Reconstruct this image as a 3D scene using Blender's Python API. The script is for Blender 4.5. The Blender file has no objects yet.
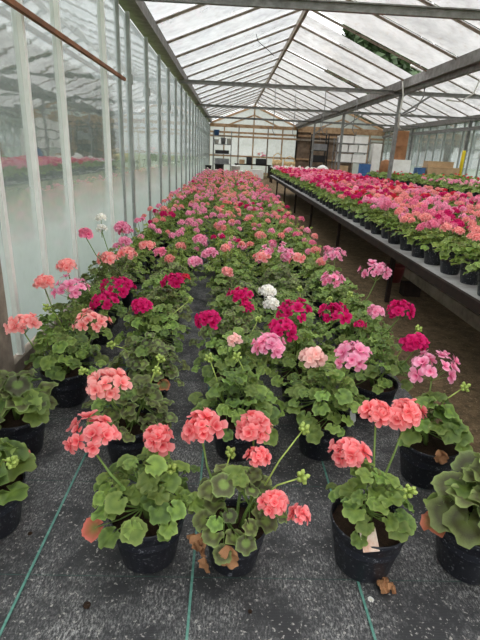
import bpy, math, random
from mathutils import Vector, Matrix

# ------------------------------------------------------------------ camera, light, exposure
S = bpy.context.scene
COL = S.collection
F, CX, CY, CAMH = 462.0, 240.0, 320.0, 1.2

def _axes(vp=(230, 151), roll=2.0):
    fy = Vector((vp[0] - CX, -(vp[1] - CY), -F)).normalized()
    r = math.radians(roll)
    up0 = Vector((math.sin(r), math.cos(r), 0))
    up = (up0 - fy * up0.dot(fy)).normalized()
    x = fy.cross(up)
    return x, fy, up
AX = _axes()

def ray(u, v):
    c = Vector((u - CX, -(v - CY), -F))
    return Vector((AX[0].dot(c), AX[1].dot(c), AX[2].dot(c)))
def onz(u, v, z):
    d = ray(u, v); t = (z - CAMH) / d.z
    return Vector((d.x * t, d.y * t, z))

cam = bpy.data.cameras.new('camera')
cam.sensor_fit = 'VERTICAL'; cam.sensor_height = 36.0; cam.sensor_width = 27.0
cam.lens = F / 640 * 36; cam.clip_start = 0.02; cam.clip_end = 500
camo = bpy.data.objects.new('camera', cam); COL.objects.link(camo)
camo.matrix_world = Matrix.Translation((0, 0, CAMH)) @ Matrix((AX[0], AX[1], AX[2])).to_4x4()
S.camera = camo

SKY_H, SKY_Z, SKY_STR = 0.60, 1.8, 1.45
W = bpy.data.worlds.new('overcast_sky'); S.world = W; W.use_nodes = True
nt = W.node_tree; nt.nodes.clear()
wo = nt.nodes.new('ShaderNodeOutputWorld'); wb = nt.nodes.new('ShaderNodeBackground')
tc = nt.nodes.new('ShaderNodeTexCoord'); sx = nt.nodes.new('ShaderNodeSeparateXYZ')
cr = nt.nodes.new('ShaderNodeValToRGB')
cr.color_ramp.elements[0].position = 0.0; cr.color_ramp.elements[0].color = (SKY_H*.98, SKY_H*.99, SKY_H, 1)
cr.color_ramp.elements[1].position = 1.0; cr.color_ramp.elements[1].color = (SKY_Z*.97, SKY_Z*.985, SKY_Z, 1)
nt.links.new(tc.outputs['Generated'], sx.inputs[0]); nt.links.new(sx.outputs['Z'], cr.inputs[0])
nt.links.new(cr.outputs[0], wb.inputs['Color']); wb.inputs['Strength'].default_value = SKY_STR
nt.links.new(wb.outputs[0], wo.inputs[0])

S.view_settings.view_transform = 'Standard'; S.view_settings.look = 'None'
S.view_settings.gamma = 1.0; S.view_settings.use_curve_mapping = False
S.view_settings.exposure = 0.75
S.cycles.transparent_max_bounces = 16
S.cycles.max_bounces = 8

R = random.Random(11)

# ------------------------------------------------------------------ materials
def srgb(r, g, b):
    f = lambda c: (c/255/12.92) if c/255 <= .04045 else ((c/255+.055)/1.055)**2.4
    return (f(r), f(g), f(b), 1)

class N:
    """small node-tree helper"""
    def __init__(s, name):
        s.m = bpy.data.materials.new(name); s.m.use_nodes = True
        s.t = s.m.node_tree; s.t.nodes.clear()
        s.out = s.n('ShaderNodeOutputMaterial')
    def n(s, typ, **kw):
        o = s.t.nodes.new(typ)
        for k, v in kw.items(): setattr(o, k, v)
        return o
    def l(s, a, b): s.t.links.new(a, b)
    def set(s, node, **kw):
        for k, v in kw.items(): node.inputs[k.replace('_', ' ')].default_value = v
        return node
    def coord(s, kind='Object'): return s.n('ShaderNodeTexCoord').outputs[kind]
    def noise(s, scale, detail=3, rough=.6, vec=None, kind='Object'):
        o = s.n('ShaderNodeTexNoise'); s.set(o, Scale=scale, Detail=detail, Roughness=rough)
        s.l(vec if vec else s.coord(kind), o.inputs['Vector']); return o.outputs['Fac']
    def ramp(s, fac, stops):
        o = s.n('ShaderNodeValToRGB'); e = o.color_ramp.elements
        while len(e) < len(stops): e.new(.5)
        for i, (p, c) in enumerate(stops):
            e[i].position = p; e[i].color = c if not isinstance(c, (int, float)) else (c, c, c, 1)
        s.l(fac, o.inputs[0]); return o.outputs[0]
    def mix(s, fac, a, b, mode='MIX'):
        o = s.n('ShaderNodeMix', data_type='RGBA', blend_type=mode)
        for sock, v in ((o.inputs[0], fac), (o.inputs[6], a), (o.inputs[7], b)):
            if isinstance(v, (int, float, tuple)): sock.default_value = v
            else: s.l(v, sock)
        return o.outputs[2]
    def math(s, op, a, b=0.0):
        o = s.n('ShaderNodeMath', operation=op)
        for i, v in enumerate((a, b)):
            if isinstance(v, (int, float)): o.inputs[i].default_value = v
            else: s.l(v, o.inputs[i])
        return o.outputs[0]
    def bsdf(s, col, rough=.5, metal=0.0, spec=.5, bump=None, bstr=.3, bdist=.01):
        o = s.n('ShaderNodeBsdfPrincipled')
        for nm, v in (('Base Color', col), ('Roughness', rough), ('Metallic', metal), ('Specular IOR Level', spec)):
            if isinstance(v, (int, float, tuple)): o.inputs[nm].default_value = v
            else: s.l(v, o.inputs[nm])
        if bump:
            b = s.n('ShaderNodeBump'); s.set(b, Strength=bstr, Distance=bdist)
            s.l(bump, b.inputs['Height']); s.l(b.outputs[0], o.inputs['Normal'])
        return o.outputs[0]
    def mixsh(s, fac, a, b):
        o = s.n('ShaderNodeMixShader')
        if isinstance(fac, (int, float)): o.inputs[0].default_value = fac
        else: s.l(fac, o.inputs[0])
        s.l(a, o.inputs[1]); s.l(b, o.inputs[2]); return o.outputs[0]
    def done(s, sh): s.l(sh, s.out.inputs[0]); return s.m

def plain(name, c1, c2=None, scale=8, rough=.6, metal=0, bump=0.0, spec=.5):
    a = N(name); c2 = c2 or tuple(x*.75 for x in c1[:3]) + (1,)
    f = a.noise(scale, 5, .65)
    return a.done(a.bsdf(a.mix(a.ramp(f, [(.35, 0), (.65, 1)]), c1, c2), rough, metal, spec, f if bump else None, bump))

def petal_mat(name, base, edge, throat):
    a = N(name)
    at = a.n('ShaderNodeAttribute', attribute_name='rad').outputs['Fac']
    rnd = a.n('ShaderNodeAttribute', attribute_name='var').outputs['Fac']
    c = a.ramp(at, [(0, throat), (.35, base), (1, edge)])
    hv = a.n('ShaderNodeHueSaturation')
    a.l(a.math('ADD', .88, a.math('MULTIPLY', rnd, .24)), hv.inputs['Value']); a.l(c, hv.inputs['Color'])
    c = hv.outputs[0]
    b = a.bsdf(c, .55, 0, .25)
    t = a.n('ShaderNodeBsdfTranslucent'); a.l(c, t.inputs[0])
    return a.done(a.mixsh(.35, b, t.outputs[0]))

def leaf_mat(name, centre, zone, mid, margin, zone_w=1.0):
    a = N(name)
    at = a.n('ShaderNodeAttribute', attribute_name='rad').outputs['Fac']
    var = a.n('ShaderNodeAttribute', attribute_name='var').outputs['Fac']
    orn = a.n('ShaderNodeObjectInfo').outputs['Random']
    nz = a.noise(25, 3, .6)
    d = a.math('ADD', at, a.math('MULTIPLY', a.math('SUBTRACT', nz, .5), .25))
    zoned = a.ramp(d, [(0, centre), (.34, centre), (.52, zone), (.70, zone), (.86, mid), (1, margin)])
    flat = a.ramp(d, [(0, centre), (.6, mid), (1, margin)])
    r2 = a.math('FRACT', a.math('ADD', a.math('MULTIPLY', var, 7.31), orn))
    c = a.mix(a.math('MULTIPLY', r2, zone_w), flat, zoned)
    hv = a.n('ShaderNodeHueSaturation')
    v = a.math('FRACT', a.math('ADD', a.math('MULTIPLY', var, 3.7), a.math('MULTIPLY', orn, 2.3)))
    a.l(a.math('ADD', .54, a.math('MULTIPLY', v, .72)), hv.inputs['Value'])
    a.l(a.math('ADD', .485, a.math('MULTIPLY', r2, .03)), hv.inputs['Hue'])
    a.l(c, hv.inputs['Color'])
    b = a.bsdf(hv.outputs[0], .5, 0, .35, nz, .25, .004)
    t = a.n('ShaderNodeBsdfTranslucent'); a.l(hv.outputs[0], t.inputs[0])
    return a.done(a.mixsh(.28, b, t.outputs[0]))

def glass_mat(name, milk_lo, milk_hi, refl, tint, wavy=.0, dirt=(.75, .72, .66, 1), scale=1.6, milk_col=(.86, .87, .86, 1), low=None, diff=.12, cap=.8):
    a = N(name)
    oc = a.coord('Object')
    n1 = a.noise(scale, 5, .7, oc); n2 = a.noise(scale*9, 3, .6, oc)
    rnd = a.n('ShaderNodeObjectInfo').outputs['Random']
    milk = a.math('ADD', milk_lo, a.math('MULTIPLY', a.ramp(n1, [(.36, 0), (.68, 1)]), milk_hi - milk_lo))
    milk = a.math('ADD', milk, a.math('MULTIPLY', a.math('SUBTRACT', rnd, .5), .16))
    if low:                                   # condensation and algae film on the lower glass
        z = a.n('ShaderNodeSeparateXYZ'); a.l(oc, z.inputs[0])
        zz = a.math('ADD', z.outputs[2], a.math('MULTIPLY', a.math('SUBTRACT', n1, .5), .5))
        fog = a.ramp(zz, [(0.0, low), (.62, low*.92), (1.0, 0.0)])
        milk = a.math('ADD', milk, fog)
    milk = a.math('MINIMUM', milk, .97)
    tr = a.n('ShaderNodeBsdfTransparent'); tr.inputs[0].default_value = tint
    c = a.mix(a.ramp(n2, [(.55, 0), (.75, .7)]), milk_col, dirt)
    tl = a.n('ShaderNodeBsdfTranslucent'); a.l(c, tl.inputs[0])
    df = a.n('ShaderNodeBsdfDiffuse'); a.l(c, df.inputs[0])
    film = a.mixsh(diff, tl.outputs[0], df.outputs[0])
    body = a.mixsh(milk, tr.outputs[0], film)
    gl = a.n('ShaderNodeBsdfGlossy'); gl.inputs['Roughness'].default_value = .03
    lw = a.n('ShaderNodeFresnel'); lw.inputs['IOR'].default_value = 1.5
    if wavy:
        mp = a.n('ShaderNodeMapping'); mp.inputs['Scale'].default_value = (1, .9, 4); a.l(oc, mp.inputs[0])
        b = a.n('ShaderNodeBump'); a.set(b, Strength=wavy, Distance=.02)
        a.l(a.noise(2.2, 2, .5, mp.outputs[0]), b.inputs['Height'])
        a.l(b.outputs[0], gl.inputs['Normal'])
    f = a.math('MINIMUM', a.math('MULTIPLY', lw.outputs[0], refl), cap)
    if low: f = a.math('MULTIPLY', f, a.math('SUBTRACT', 1.0, a.math('MULTIPLY', fog, 1.25)))
    return a.done(a.mixsh(f, body, gl.outputs[0]))

M = {}
M['coral'] = petal_mat('petal_coral', srgb(246, 108, 114), srgb(255, 172, 172), srgb(220, 48, 72))
M['salmon'] = petal_mat('petal_salmon', srgb(244, 138, 136), srgb(254, 190, 184), srgb(228, 90, 100))
M['pink'] = petal_mat('petal_pink', srgb(242, 132, 174), srgb(254, 188, 212), srgb(212, 56, 120))
M['rose'] = petal_mat('petal_rose', srgb(234, 104, 146), srgb(250, 160, 186), srgb(200, 44, 96))
M['magenta'] = petal_mat('petal_magenta', srgb(206, 8, 96), srgb(226, 36, 122), srgb(140, 0, 52))
M['red'] = petal_mat('petal_red', srgb(212, 26, 56), srgb(230, 60, 86), srgb(140, 6, 26))
M['white'] = petal_mat('petal_white', srgb(246, 242, 232), srgb(252, 250, 246), srgb(240, 232, 190))
M['pale'] = petal_mat('petal_pale', srgb(246, 190, 184), srgb(252, 214, 206), srgb(236, 150, 140))
M['leaf'] = leaf_mat('leaf_green', srgb(128, 152, 66), srgb(88, 104, 54), srgb(108, 136, 62), srgb(144, 166, 88), .55)
M['leaf_zoned'] = leaf_mat('leaf_dark_zone', srgb(132, 154, 76), srgb(84, 80, 58), srgb(94, 96, 62), srgb(148, 168, 98), 1.0)
M['leaf_far'] = leaf_mat('leaf_crowd', srgb(134, 156, 68), srgb(94, 112, 56), srgb(116, 142, 64), srgb(152, 172, 88), .6)
M['leaf_red'] = leaf_mat('leaf_reddening', srgb(112, 128, 60), srgb(130, 110, 60), srgb(206, 116, 84), srgb(226, 130, 110), 1.0)
M['leaf_brown'] = plain('leaf_withered', srgb(176, 128, 88), srgb(128, 86, 56), 30, .8, 0, .3)
M['stem'] = plain('stem_green', srgb(122, 150, 72), srgb(98, 122, 56), 20, .55)
M['bud'] = plain('bud_green', srgb(168, 186, 92), srgb(140, 160, 74), 40, .5)

def pot_mat():
    a = N('black_pot_plastic')
    n1 = a.noise(120, 2, .5); n2 = a.noise(6, 4, .6)
    sp = a.ramp(n1, [(.61, 0), (.67, 1)])
    c = a.mix(sp, srgb(26, 28, 37), srgb(120, 122, 128))
    c = a.mix(a.math('MULTIPLY', a.ramp(n2, [(.5, 0), (.8, 1)]), .35), c, srgb(58, 54, 52))
    return a.done(a.bsdf(c, .42, 0, .5))
M['pot'] = pot_mat()
def soil_mat(name, c1, c2, c3, sc, bs=.8, bd=.02):
    a = N(name)
    n1 = a.noise(sc, 6, .75); n2 = a.noise(sc*6, 4, .7); n3 = a.noise(sc*.12, 3, .6)
    c = a.mix(a.ramp(n1, [(.36, 0), (.62, 1)]), c1, c2)
    c = a.mix(a.ramp(n2, [(.58, 0), (.70, 1)]), c, c3)
    c = a.mix(a.math('MULTIPLY', a.ramp(n3, [(.45, 0), (.7, 1)]), .5), c, c1)
    return a.done(a.bsdf(c, .92, 0, .2, n2, bs, bd))
M['compost'] = soil_mat('compost', srgb(40, 30, 24), srgb(64, 48, 36), srgb(96, 74, 56), 60, .9, .004)
M['dirt'] = soil_mat('trodden_soil', srgb(78, 66, 46), srgb(124, 102, 76), srgb(186, 160, 128), 14)
M['grass'] = soil_mat('rough_grass', srgb(96, 116, 70), srgb(130, 144, 96), srgb(150, 150, 110), 3)

def fabric_mat():
    a = N('woven_ground_fabric')
    oc = a.coord('Object')
    w1 = a.n('ShaderNodeTexWave', wave_type='BANDS', bands_direction='X'); a.set(w1, Scale=95.0, Distortion=.6, Detail=1.0)
    w2 = a.n('ShaderNodeTexWave', wave_type='BANDS', bands_direction='Y'); a.set(w2, Scale=70.0, Distortion=.6, Detail=1.0)
    a.l(oc, w1.inputs[0]); a.l(oc, w2.inputs[0])
    weave = a.math('MAXIMUM', w1.outputs['Fac'], w2.outputs['Fac'])
    big = a.noise(4.2, 6, .72, oc); mp = a.n('ShaderNodeMapping'); mp.inputs['Scale'].default_value = (44, 17, 1)
    a.l(oc, mp.inputs[0]); fine = a.noise(4, 4, .8, mp.outputs[0]); speck = a.noise(95, 2, .6, oc)
    base = a.mix(weave, srgb(26, 26, 28), srgb(52, 52, 54))
    dust_sheen = a.math('MULTIPLY', a.ramp(big, [(.42, .0), (.64, 1)]), a.ramp(fine, [(.46, 0), (.66, 1)]))  # dusty patches, with the wet sheen painted into the same pale colour
    c = a.mix(a.math('MULTIPLY', dust_sheen, .85), base, srgb(190, 188, 186))
    c = a.mix(a.ramp(speck, [(.62, 0), (.70, .9)]), c, srgb(170, 166, 160))
    rg = a.math('SUBTRACT', .62, a.math('MULTIPLY', a.ramp(big, [(.4, 0), (.7, 1)]), .26))
    return a.done(a.bsdf(c, rg, 0, .5, weave, .35, .002))
M['fabric'] = fabric_mat()
M['green_thread'] = plain('green_marker_thread', srgb(104, 152, 138), srgb(70, 120, 108), 60, .6)
M['green_fine'] = plain('green_fine_thread', srgb(58, 88, 80), srgb(46, 68, 62), 30, .7)
M['steel'] = plain('galvanised_steel', srgb(140, 140, 138), srgb(108, 106, 104), 12, .5, .35)
M['steel_dark'] = plain('weathered_gutter', srgb(138, 135, 132), srgb(100, 96, 92), 9, .6, .1, .2)
M['alu'] = plain('white_painted_bar', srgb(246, 246, 242), srgb(232, 232, 226), 6, .5)
M['alu_grey'] = plain('grey_aluminium_bar', srgb(172, 176, 172), srgb(140, 144, 140), 6, .5, .15)
M['bar'] = plain('roof_glazing_bar', srgb(158, 146, 132), srgb(118, 104, 90), 10, .7)
M['wood'] = plain('bleached_timber', srgb(182, 150, 116), srgb(142, 112, 82), 5, .8, 0, .2)
M['wood_grey'] = plain('weathered_timber', srgb(150, 138, 124), srgb(108, 96, 84), 7, .85, 0, .3)
M['wood_dark'] = plain('dark_timber', srgb(54, 41, 35), srgb(34, 27, 24), 8, .9, 0, .3, .2)
M['wood_panel'] = plain('brown_board', srgb(128, 108, 90), srgb(92, 76, 62), 3, .85)
M['rust'] = plain('brown_batten', srgb(150, 98, 66), srgb(112, 72, 48), 8, .8)
M['bench_top'] = plain('bench_sheet', srgb(176, 174, 172), srgb(130, 126, 124), 6, .6)
M['card'] = plain('cardboard', srgb(196, 164, 126), srgb(176, 144, 108), 5, .85)
M['card_dark'] = plain('brown_cardboard', srgb(156, 108, 72), srgb(128, 86, 56), 5, .85)
M['white_box'] = plain('white_plastic', srgb(244, 242, 238), srgb(224, 220, 214), 4, .6)
M['grey_box'] = plain('grey_plastic', srgb(150, 150, 150), srgb(120, 120, 122), 4, .6)
M['black'] = plain('black_plastic', srgb(30, 30, 34), srgb(22, 22, 24), 10, .5)
M['blue'] = plain('blue_plastic', srgb(66, 108, 158), srgb(50, 84, 130), 6, .6)
M['yellow'] = plain('yellow_plastic', srgb(246, 222, 40), srgb(232, 204, 30), 6, .6)
M['green_print'] = plain('green_print', srgb(120, 144, 92), srgb(104, 128, 80), 12, .8)
M['red_plastic'] = plain('red_plastic', srgb(126, 54, 50), srgb(100, 40, 38), 6, .6)
M['label'] = plain('label_card', srgb(216, 206, 190), srgb(196, 150, 128), 22, .6)
M['label_white'] = plain('label_plastic', srgb(206, 210, 206), srgb(186, 190, 186), 12, .5)
M['straw'] = plain('straw_wicker', srgb(214, 184, 136), srgb(172, 140, 96), 14, .9, 0, .4)
M['hose'] = plain('pale_hose', srgb(208, 206, 198), srgb(180, 176, 170), 10, .5)
M['roof_glass'] = glass_mat('roof_glass', .30, .70, .8, (.97, .98, .98, 1), 0, scale=1.3, milk_col=(.94,.95,.95,1))
M['roof_glass_darker'] = glass_mat('roof_glass_brownish', .38, .76, .8, (.95, .95, .94, 1), 0, milk_col=(.88, .87, .86, 1), dirt=(.68, .60, .52, 1), scale=1.3)  # milkier, slightly darker and browner glass for the right-hand slopes
M['wall_glass'] = glass_mat('wall_glass', .20, .36, 3.0, (.80, .84, .83, 1), .05, low=.6, milk_col=(.74, .78, .78, 1), dirt=(.66, .70, .69, 1), scale=1.2, diff=.35, cap=.46)
M['end_glass'] = glass_mat('end_wall_sheet', .62, .9, 1.0, (.86, .86, .86, 1), 0, milk_col=(.78, .78, .77, 1))
M['bark'] = plain('bark', srgb(92, 76, 60), srgb(66, 54, 44), 9, .9, 0, .4)
M['tree_leaf'] = plain('tree_foliage', srgb(70, 92, 52), srgb(46, 64, 36), .8, .7)

# ------------------------------------------------------------------ mesh helpers
class MB:
    def __init__(s): s.v = []; s.f = []; s.m = []; s.a = []; s.w = []
    def face(s, idx, m=0): s.f.append(tuple(idx)); s.m.append(m)
    def vert(s, p, a=0.0, w=0.0): s.v.append(tuple(p)); s.a.append(a); s.w.append(w); return len(s.v) - 1
    def add(s, o, mat=None, mo=0, w=None, mmap=None):
        b = len(s.v)
        s.v += [tuple(mat @ Vector(p)) for p in o.v] if mat is not None else o.v
        s.a += o.a; s.w += ([w]*len(o.v) if w is not None else o.w)
        s.f += [tuple(i + b for i in f) for f in o.f]
        s.m += [mmap[i] for i in o.m] if mmap else [i + mo for i in o.m]
        return s
    def mesh(s, name, mats, smooth=False):
        me = bpy.data.meshes.new(name); me.from_pydata(s.v, [], s.f)
        for m in mats: me.materials.append(M[m] if isinstance(m, str) else m)
        if any(s.m): me.polygons.foreach_set('material_index', s.m)
        if any(s.a) or any(s.w):
            for nm, d in (('rad', s.a), ('var', s.w)):
                at = me.attributes.new(nm, 'FLOAT', 'POINT'); at.data.foreach_set('value', d)
        if smooth: me.polygons.foreach_set('use_smooth', [True]*len(s.f))
        me.update(); return me
    def build(s, name, mats, parent=None, loc=None, smooth=False):
        if isinstance(mats, str): mats = [mats]
        return link(name, s.mesh(name, mats, smooth), parent, loc)
    def box(s, c, d, m=0, rot=None):
        x, y, z = d[0]/2, d[1]/2, d[2]/2; c = Vector(c)
        P = [Vector(p) for p in ((-x,-y,-z),(x,-y,-z),(x,y,-z),(-x,y,-z),(-x,-y,z),(x,-y,z),(x,y,z),(-x,y,z))]
        if rot is not None: P = [rot @ p for p in P]
        b = len(s.v)
        for p in P: s.vert(c + p)
        for f in ((3,2,1,0),(4,5,6,7),(0,1,5,4),(1,2,6,5),(2,3,7,6),(3,0,4,7)): s.face([i+b for i in f], m)
        return s
    def bar(s, p0, p1, w, h, m=0, up=(0,0,1)):
        p0, p1 = Vector(p0), Vector(p1); d = p1 - p0; L = d.length; d.normalize()
        u = Vector(up); side = d.cross(u)
        if side.length < 1e-4: side = d.cross(Vector((0,1,0)))
        side.normalize(); u = side.cross(d)
        rot = Matrix((side, d, u)).transposed()
        return s.box((p0+p1)/2, (w, L, h), m, rot)
    def tube(s, pts, r, seg=5, m=0, w=0.0, caps=True):
        pts = [Vector(p) for p in pts]; n = len(pts); rs = r if isinstance(r, (list, tuple)) else [r]*n
        b = len(s.v); prev = None
        for i, p in enumerate(pts):
            d = (pts[min(i+1, n-1)] - pts[max(i-1, 0)]).normalized()
            a = prev if prev is not None else (Vector((1,0,0)) if abs(d.x) < .9 else Vector((0,1,0)))
            x = (a - d*a.dot(d)).normalized(); y = d.cross(x); prev = x
            for k in range(seg):
                t = 2*math.pi*k/seg; s.vert(p + (x*math.cos(t) + y*math.sin(t))*rs[i], 0, w)
        for i in range(n-1):
            for k in range(seg):
                k2 = (k+1) % seg
                s.face((b+i*seg+k, b+i*seg+k2, b+(i+1)*seg+k2, b+(i+1)*seg+k), m)
        if caps:
            s.face([b+k for k in reversed(range(seg))], m); s.face([b+(n-1)*seg+k for k in range(seg)], m)
        return s
    def lathe(s, prof, seg=20, m=0, c=(0,0,0)):
        b = len(s.v)
        for r, z in prof:
            for k in range(seg):
                t = 2*math.pi*k/seg; s.vert((c[0]+r*math.cos(t), c[1]+r*math.sin(t), c[2]+z))
        for i in range(len(prof)-1):
            for k in range(seg):
                k2 = (k+1) % seg
                s.face((b+i*seg+k, b+i*seg+k2, b+(i+1)*seg+k2, b+(i+1)*seg+k), m)
        return s
    def disc(s, r, z, seg=20, m=0, c=(0,0,0), jit=0):
        b = s.vert((c[0], c[1], c[2]+z))
        for k in range(seg):
            t = 2*math.pi*k/seg; s.vert((c[0]+r*math.cos(t), c[1]+r*math.sin(t), c[2]+z + R.uniform(-jit, jit)))
        for k in range(seg): s.face((b, b+1+k, b+1+(k+1) % seg), m)
        return s

def link(name, data, parent=None, loc=None):
    o = bpy.data.objects.new(name, data); COL.objects.link(o)
    if parent is not None: o.parent = parent
    if loc is not None: o.location = loc
    return o
def tag(o, label, cat, group=None, kind=None):
    o['label'] = label
    if cat: o['category'] = cat
    if group: o['group'] = group
    if kind: o['kind'] = kind
    return o
def empty(name, loc=(0,0,0), rz=0):
    o = link(name, None, None, loc); o.rotation_euler.z = rz; o.empty_display_size = .05; return o
def struct(o, label, cat=None): o['kind'] = 'structure'; o['label'] = label; o['category'] = cat or 'structure'; return o
def put(name, me, parent, mat):
    o = bpy.data.objects.new(name, me); COL.objects.link(o); o.parent = parent; o.matrix_basis = mat; return o
def frame(pos, nrm, fwd=None, scale=1.0, spin=0.0):
    z = Vector(nrm).normalized(); f = Vector(fwd) if fwd is not None else Vector((0,1,0))
    y = f - z*f.dot(z)
    if y.length < 1e-3: y = Vector((1,0,0)) - z*z.x
    y.normalize(); x = y.cross(z)
    m = Matrix((x, y, z)).transposed()
    if spin: m = m @ Matrix.Rotation(spin, 3, 'Z')
    return Matrix.Translation(pos) @ m.to_4x4() @ Matrix.Scale(scale, 4)

# ------------------------------------------------------------------ the setting
XL, XR, XR2 = -1.15, 3.66, 8.5          # left glass wall, valley gutter, right glass wall
Y0, Y1 = -2.6, 27.3
ZG, ZR = 2.60, 3.62                     # eaves and ridge
STEP = 1.18

fl = MB()
nx, ny = 24, 60
for j in range(ny+1):
    for i in range(nx+1):
        x = XL-.05 + (XR2-XL+.1)*i/nx; y = Y0 + (Y1-Y0)*j/ny
        fl.vert((x, y, -.012 + (R.uniform(-.018, .0) if 1.05 < x < 8 else -.01)))
for j in range(ny):
    for i in range(nx):
        a = j*(nx+1)+i; fl.face((a, a+1, a+nx+2, a+nx+1))
struct(fl.build('floor', 'dirt', smooth=True), 'brown trodden soil floor of the greenhouse', 'floor')
og = MB()
og.box((3, 20, -.10), (160, 160, .08))
struct(og.build('ground', 'grass'), 'rough grass outside the glasshouse', 'ground')

# left glass wall
wl = struct(empty('wall_left', (XL, 0, 0)), 'long side wall of tall glass panes in white and grey bars', 'wall')
mull = [(-2.4,0),(-1.2,0),(0.0,0),(0.62,0),(1.22,0),(1.82,0),(2.43,0),(2.90,0),(3.50,0),(4.70,0),(5.30,2)]
y = 5.80
while y < Y1: mull.append((y, 1)); y += STEP
BAR = {}
def wallbar(kind):
    if kind not in BAR:
        m = MB()
        if kind == 0: m.box((.0, 0, 1.30), (.035, .036, 2.5)); m.box((-.03, .02, 1.30), (.02, .04, 2.5))
        elif kind == 1: m.box((0, 0, 1.30), (.040, .055, 2.5)); m.box((.03, 0, 1.9), (.02, .03, .10)); m.box((.02, 0, 1.0), (.02, .03, .10))
        else: m.box((0, 0, 1.30), (.03, .03, 2.5))
        BAR[kind] = m.mesh('mullion', ['alu' if kind == 0 else 'alu_grey'])
    return BAR[kind]
for yy, k in mull: put('mullion', wallbar(k), wl, Matrix.Translation((.0, yy, 0)))
for i in range(len(mull)-1):
    a, b = mull[i][0], mull[i+1][0]
    p = MB(); p.box((0, 0, 1.30), (.006, b-a-.01, 2.44))
    o = p.build('pane', 'wall_glass', wl, (-.012, (a+b)/2, 0))
    o.rotation_euler.z = R.uniform(-.004, .004)
MB().box((0, (Y0+Y1)/2, .03), (.06, Y1-Y0, .07)).build('base_rail', 'wood_grey', wl)
b = MB(); b.box((.045, 2.12, .75), (.05, .16, 1.48)); b.build('board', 'wood_grey', wl)
b = MB(); b.bar((.055, 2.2, 1.835), (.055, 5.28, 1.835), .028, .028); b.build('batten', 'rust', wl)

# glass roofs of the two bays
ce = struct(empty('ceiling', (0, 0, 0)), 'pitched glass roof of two bays on dark bars and steel ties', 'roof')
ybars = []
y = 7.05 - STEP*8
while y < Y1 + .01: ybars.append(y); y += STEP
NX = len(ybars)
def slope(xa, za, xb, zb, mat, gaps=()):
    a, b_ = Vector((xa, 0, za)), Vector((xb, 0, zb)); L = (b_-a).length
    ang = math.atan2(zb-za, xb-xa)
    rot = Matrix.Rotation(-ang, 4, 'Y')
    mb = MB().box((0, 0, .014), (L, .018, .024)); mb.box((0, 0, .030), (L, .042, .008))
    bm = mb.mesh('glazing_bar', ['bar'])
    pm = MB().box((0, 0, .028), (L-.02, STEP-.04, .006)).mesh('pane', [mat])
    mid = (a+b_)/2
    for i, yy in enumerate(ybars):
        put('glazing_bar', bm, ce, Matrix.Translation((mid.x, yy, mid.z-.03)) @ rot)
        if i < NX-1:
            g = [q for q in gaps if abs(q[0]-yy) < STEP/2]
            if g:
                w = STEP - .04 - g[0][1]
                p2 = MB().box((0, 0, .028), (L-.02, w, .006)).mesh('pane', [mat])
                put('pane', p2, ce, Matrix.Translation((mid.x, yy+STEP-.02-w/2, mid.z)) @ rot @ Matrix.Rotation(g[0][2], 4, 'Z'))
            else:
                put('pane', pm, ce, Matrix.Translation((mid.x, yy+STEP/2, mid.z)) @ rot)
XM = (XL+XR)/2; XM2 = (XR+XR2)/2
slope(XL+.06, ZG+.12, XM, ZR, 'roof_glass')
slope(XM, ZR, XR-.08, ZG+.12, 'roof_glass_darker', [(9.41, .62, .10), (12.95, .35, .06)])
slope(XR+.08, ZG+.12, XM2, ZR, 'roof_glass')
slope(XM2, ZR, XR2-.06, ZG+.12, 'roof_glass_darker')
for xm in (XM, XM2):
    MB().box((xm, (ybars[0]+Y1)/2, ZR-.03), (.06, Y1-ybars[0], .11)).build('ridge_beam', 'bar', ce)
g = MB(); g.box((XL+.03, (Y0+Y1)/2, ZG+.02), (.20, Y1-Y0, .05)); g.box((XL+.10, (Y0+Y1)/2, ZG+.07), (.05, Y1-Y0, .14)); g.box((XL-.05, (Y0+Y1)/2, ZG+.08), (.03, Y1-Y0, .12))
g.build('eaves_gutter', 'steel_dark', ce)
g = MB(); g.box((XR, (Y0+Y1)/2, ZG), (.24, Y1-Y0, .04)); g.box((XR-.12, (Y0+Y1)/2, ZG+.06), (.03, Y1-Y0, .17)); g.box((XR+.12, (Y0+Y1)/2, ZG+.06), (.03, Y1-Y0, .17))
g.box((XR, (Y0+Y1)/2, ZG-.06), (.07, Y1-Y0, .09))
g.build('valley_gutter', 'steel_dark', ce)
g = MB(); g.box((XR2-.05, (Y0+Y1)/2, ZG+.03), (.2, Y1-Y0, .16)); g.box((XR2-.1, (Y0+Y1)/2, ZG-.28), (.06, Y1-Y0, .10)); g.build('eaves_gutter', 'steel_dark', ce)
TY = [5.25, 11.15, 16.6, 22.0]
for ty in TY:
    for xa, xb in ((XL, XR), (XR, XR2)):
        t = MB(); t.box(((xa+xb)/2, ty, 2.56), (xb-xa, .05, .075)); t.box(((xa+xb)/2, ty-.03, 2.595), (xb-xa, .05, .012)); t.build('tie_beam', 'steel', ce)
    t = MB(); t.bar((XR, ty, 2.05), (XR+.75, ty, 2.56), .04, .04); t.build('knee_brace', 'steel', ce)
PY = [0.0, 5.6, 11.0, 16.3, 21.8]
pm = MB(); pm.box((0, 0, 1.27), (.075, .075, 2.57)); pm.box((0, 0, .02), (.2, .2, .06)); pm.box((0, 0, 2.50), (.16, .12, .03)); pm = pm.mesh('post', ['steel'])
for py in PY: put('post', pm, ce, Matrix.Translation((XR, py, 0)))

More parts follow.
